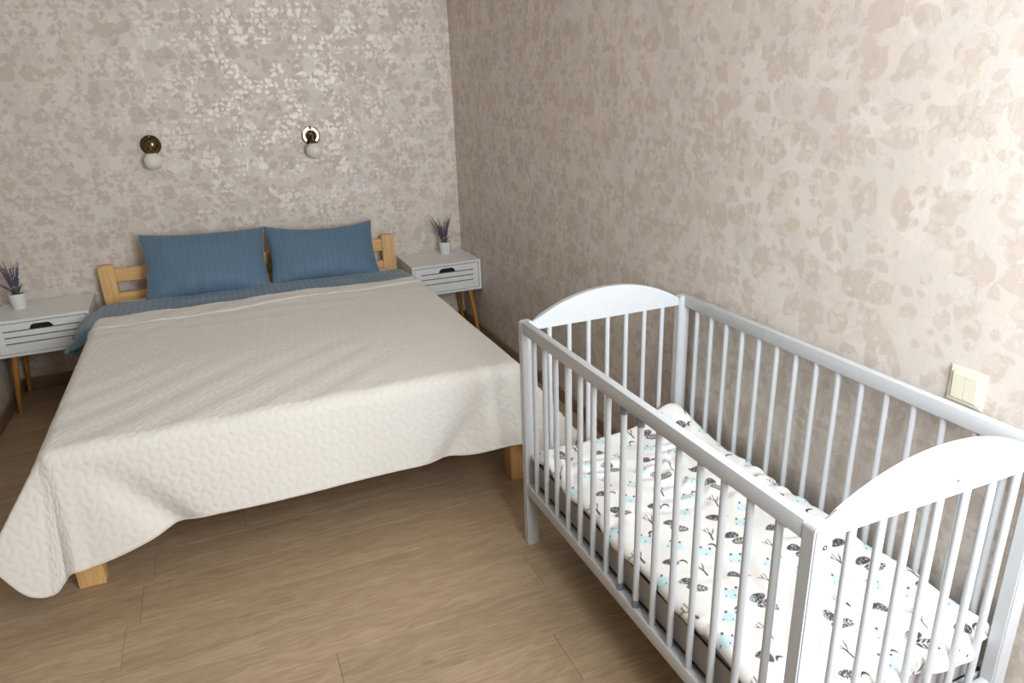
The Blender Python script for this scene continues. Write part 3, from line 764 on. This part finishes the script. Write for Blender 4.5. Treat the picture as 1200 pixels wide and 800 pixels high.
# crib duvet with its nursery print
def make_crib_duvet():
    st = 0.0022
    a = np.arange(-0.628, -0.042 + 1e-6, st); b = np.arange(-3.745, -2.528, st)
    A, B = np.meshgrid(a, b, indexing='ij')
    r = 0.030; yb0, ex0, ex1, ey1 = -3.680, a[0], a[-1], b[-1]
    dy = np.clip(yb0 - B, 0, None); s1 = r * PI / 2
    Y = np.where(dy > 0, yb0 - np.where(dy < s1, r * np.sin(np.minimum(dy, s1) / r), r), B)
    drop = np.where(dy < s1, r * (1 - np.cos(np.minimum(dy, s1) / r)), r + dy - s1)
    d = np.minimum(np.minimum(A - ex0, ex1 - A), ey1 - B)
    edge = 1 - np.sqrt(np.clip(1 - (1 - np.clip(d / 0.030, 0, 1)) ** 2, 0, 1))
    puff = 0.014 * (vnoise(A * 9, B * 8) - 0.5) + 0.005 * (vnoise(A * 19 + 9, B * 16) - 0.5)
    ph = (A * 0.8 - B * 0.55) * 90 + 9 * vnoise(A * 6 + 4, B * 5)
    rid = 0.0055 * np.sin(ph) * sstep(vnoise(A * 7 + 20, B * 6 + 11), 0.45, 0.75)
    ph2 = (A * 0.25 + B * 0.9) * 110 + 8 * vnoise(A * 5 + 31, B * 6)
    rid += 0.0045 * np.sin(ph2) * sstep(vnoise(A * 6 + 40, B * 7 + 17), 0.5, 0.8)
    lift = 0.062 * np.exp(-(((A + 0.105) / 0.085) ** 2 + ((B + 2.545) / 0.10) ** 2)) + 0.012 * np.exp(-((A + 0.06) / 0.05) ** 2)
    ruff = 0.012 * np.sin(A * 46 + 2 * np.sin(A * 17)) * sstep(dy, 0.0, 0.05)
    Z = 0.372 + puff + rid + lift - 0.024 * edge - drop
    P = np.stack([A + 0.005 * np.sin(B * 23) * (1 - sstep(d, 0.0, 0.06)), Y + ruff - 0.004, Z], -1)
    me = grid_mesh('crib_duvet', P, np.stack([A, B], -1))
    # ---- flat print, stored as fabric colour per vertex
    col = np.ones(A.shape + (3,)) * np.array(lin(236, 234, 231)[:3])
    dark = np.array(lin(64, 64, 68)[:3]); blue = np.array(lin(202, 226, 229)[:3]); pale = np.array(lin(214, 228, 232)[:3]); ink = np.array(lin(40, 40, 44)[:3]); white = np.array(lin(228, 226, 224)[:3])
    def seg(x, y, x0, y0, x1, y1, w):
        px, py = x - x0, y - y0; bx, by = x1 - x0, y1 - y0
        t = np.clip((px * bx + py * by) / (bx * bx + by * by), 0, 1); return np.hypot(px - t * bx, py - t * by) - w
    def paint(sub, c, sd, al=1.0):
        m = (al * sstep(-sd, -0.0010, 0.0010))[..., None]; col[sub] = col[sub] * (1 - m) + c * m
    def local(cx, cy, ang, R):
        i0, i1 = np.searchsorted(a, [cx - R, cx + R]); j0, j1 = np.searchsorted(b, [cy - R, cy + R])
        sub = (slice(i0, i1), slice(j0, j1)); dx, dy_ = A[sub] - cx, B[sub] - cy
        c, s = math.cos(ang) / 1.16, math.sin(ang) / 1.16; return sub, dx * c + dy_ * s, -dx * s + dy_ * c
    rn = random.Random(12)
    def twig(cx, cy, an):
        sub, x, y = local(cx, cy, an, 0.05)
        sd = seg(x, y, -0.002, -0.022, 0, 0.004, 0.0022)
        for (p, q) in (((0, 0.000), (-0.014, 0.020)), ((0, 0.002), (0.002, 0.025)), ((0, -0.006), (0.013, 0.012)), ((0.006, 0.003), (0.015, 0.020)), ((-0.007, 0.010), (-0.005, 0.022))):
            sd = np.minimum(sd, seg(x, y, *p, *q, 0.0010))
        paint(sub, ink, sd)
    def leaf(cx, cy, an):
        sub, x, y = local(cx, cy, an, 0.04)
        sd = (np.abs(y) / (0.0125 * np.clip(1 - (x / 0.022) ** 2, 0.02, 1) ** 0.6) - 1) * 0.010
        sd = np.where(np.abs(x) > 0.022, 0.01, sd); paint(sub, ink, sd)
        v = np.abs(y) - 0.0009
        for k in (-0.014, -0.006, 0.002, 0.010):
            v = np.minimum(v, np.where(sd < -0.001, np.abs((x - k) - np.abs(y) * 0.8) * 0.78 - 0.0009, 1))
        paint(sub, white, np.maximum(v, sd + 0.002))
    def bean(cx, cy, an):
        sub, x, y = local(cx, cy, an, 0.04)
        sd = (np.hypot(x / 0.0175, (y + 0.10 * x + 14 * x * x * 0.3) / (0.0115 * (1 + 18 * x).clip(0.3, 1.3))) - 1) * 0.011
        paint(sub, dark, sd)
        sp = vnoise((x + cx) * 520, (y + cy) * 520); paint(sub, white, np.where((sp > 0.74) & (sd < -0.0015), -0.0005, 0.01), 0.8)
    def cres(cx, cy, an):
        sub, x, y = local(cx, cy, an, 0.02); sd = np.maximum(np.hypot(x, y) - 0.009, 0.008 - np.hypot(x, y + 0.005)); paint(sub, ink, sd)
    def critter(cx, cy, an):
        sub, x, y = local(cx, cy, an, 0.05)
        rr = np.hypot(x - 0.026, y + 0.006); paint(sub, pale, np.where(rr < 0.018, np.abs(np.sin(x * 700)) * 0.002 - 0.0012, 0.01), 0.8)
        sd = np.hypot(x / 0.0185, y / 0.0140) - 1; sd = sd * 0.014
        sd = np.minimum(sd, np.hypot(x + 0.010, y - 0.013) - 0.0055); sd = np.minimum(sd, np.hypot(x - 0.010, y - 0.013) - 0.0055)
        paint(sub, blue, sd)
        for ex_, ey_ in ((-0.010, 0.0165), (0.010, 0.0165), (-0.014, -0.006), (0.004, -0.004)):
            paint(sub, ink, np.hypot(x - ex_, (y - ey_) * 0.7) - (0.0026 if ey_ > 0 else 0.0015))
    base = math.radians(-35)
    row = 0; y = -3.735
    while y < -2.54:
        xoff = 0.0 if row % 2 == 0 else 0.055
        for c_ in range(-1, 7):
            cx = -0.61 + xoff + c_ * 0.110 + rn.uniform(-0.004, 0.004); cy = y + rn.uniform(-0.004, 0.004)
            if not (-0.622 < cx < -0.048): continue
            j = lambda s=0.18: rn.uniform(-s, s)
            if row % 2 == 0:
                k = (row // 2 + c_) % 2
                critter(cx, cy, base + j()) if k == 0 else twig(cx, cy, base + 0.5 + j())
            else:
                k = (row // 2 + c_) % 3
                if k == 0: leaf(cx, cy, base + 0.2 + j(0.3)); bean(cx - 0.008, cy + 0.032, base + 0.6 + j(0.3))
                elif k == 1: bean(cx, cy, base + 0.4 + j(0.4)); cres(cx + 0.030, cy - 0.014, j(1))
                else: critter(cx, cy, base + j()); cres(cx + 0.034, cy + 0.014, j(1))
        row += 1; y += 0.058
    ca = me.color_attributes.new('print', 'FLOAT_COLOR', 'POINT')
    ca.data.foreach_set('color', np.concatenate([col, np.ones(A.shape + (1,))], -1).reshape(-1).astype(np.float32))
    g = NT('printed_cotton'); at = g.n('ShaderNodeAttribute', attribute_name='print'); tc = g.n('ShaderNodeTexCoord')
    nz = g.noise(tc.outputs['UV'], 900, 2)
    g.set(Base_Color=at.outputs['Color'], Roughness=0.85); g.p.inputs['Sheen Weight'].default_value = 0.2
    g.bump(nz.outputs[0], 0.1, 0.0005)
    o = link('crib_duvet', me, g.m)
    sm = o.modifiers.new('thickness', 'SOLIDIFY'); sm.thickness = 0.018; sm.offset = -1
    return tag(o, 'white baby duvet printed with grey leaves, twigs and pale blue animals, in the crib', 'duvet')
make_crib_duvet()
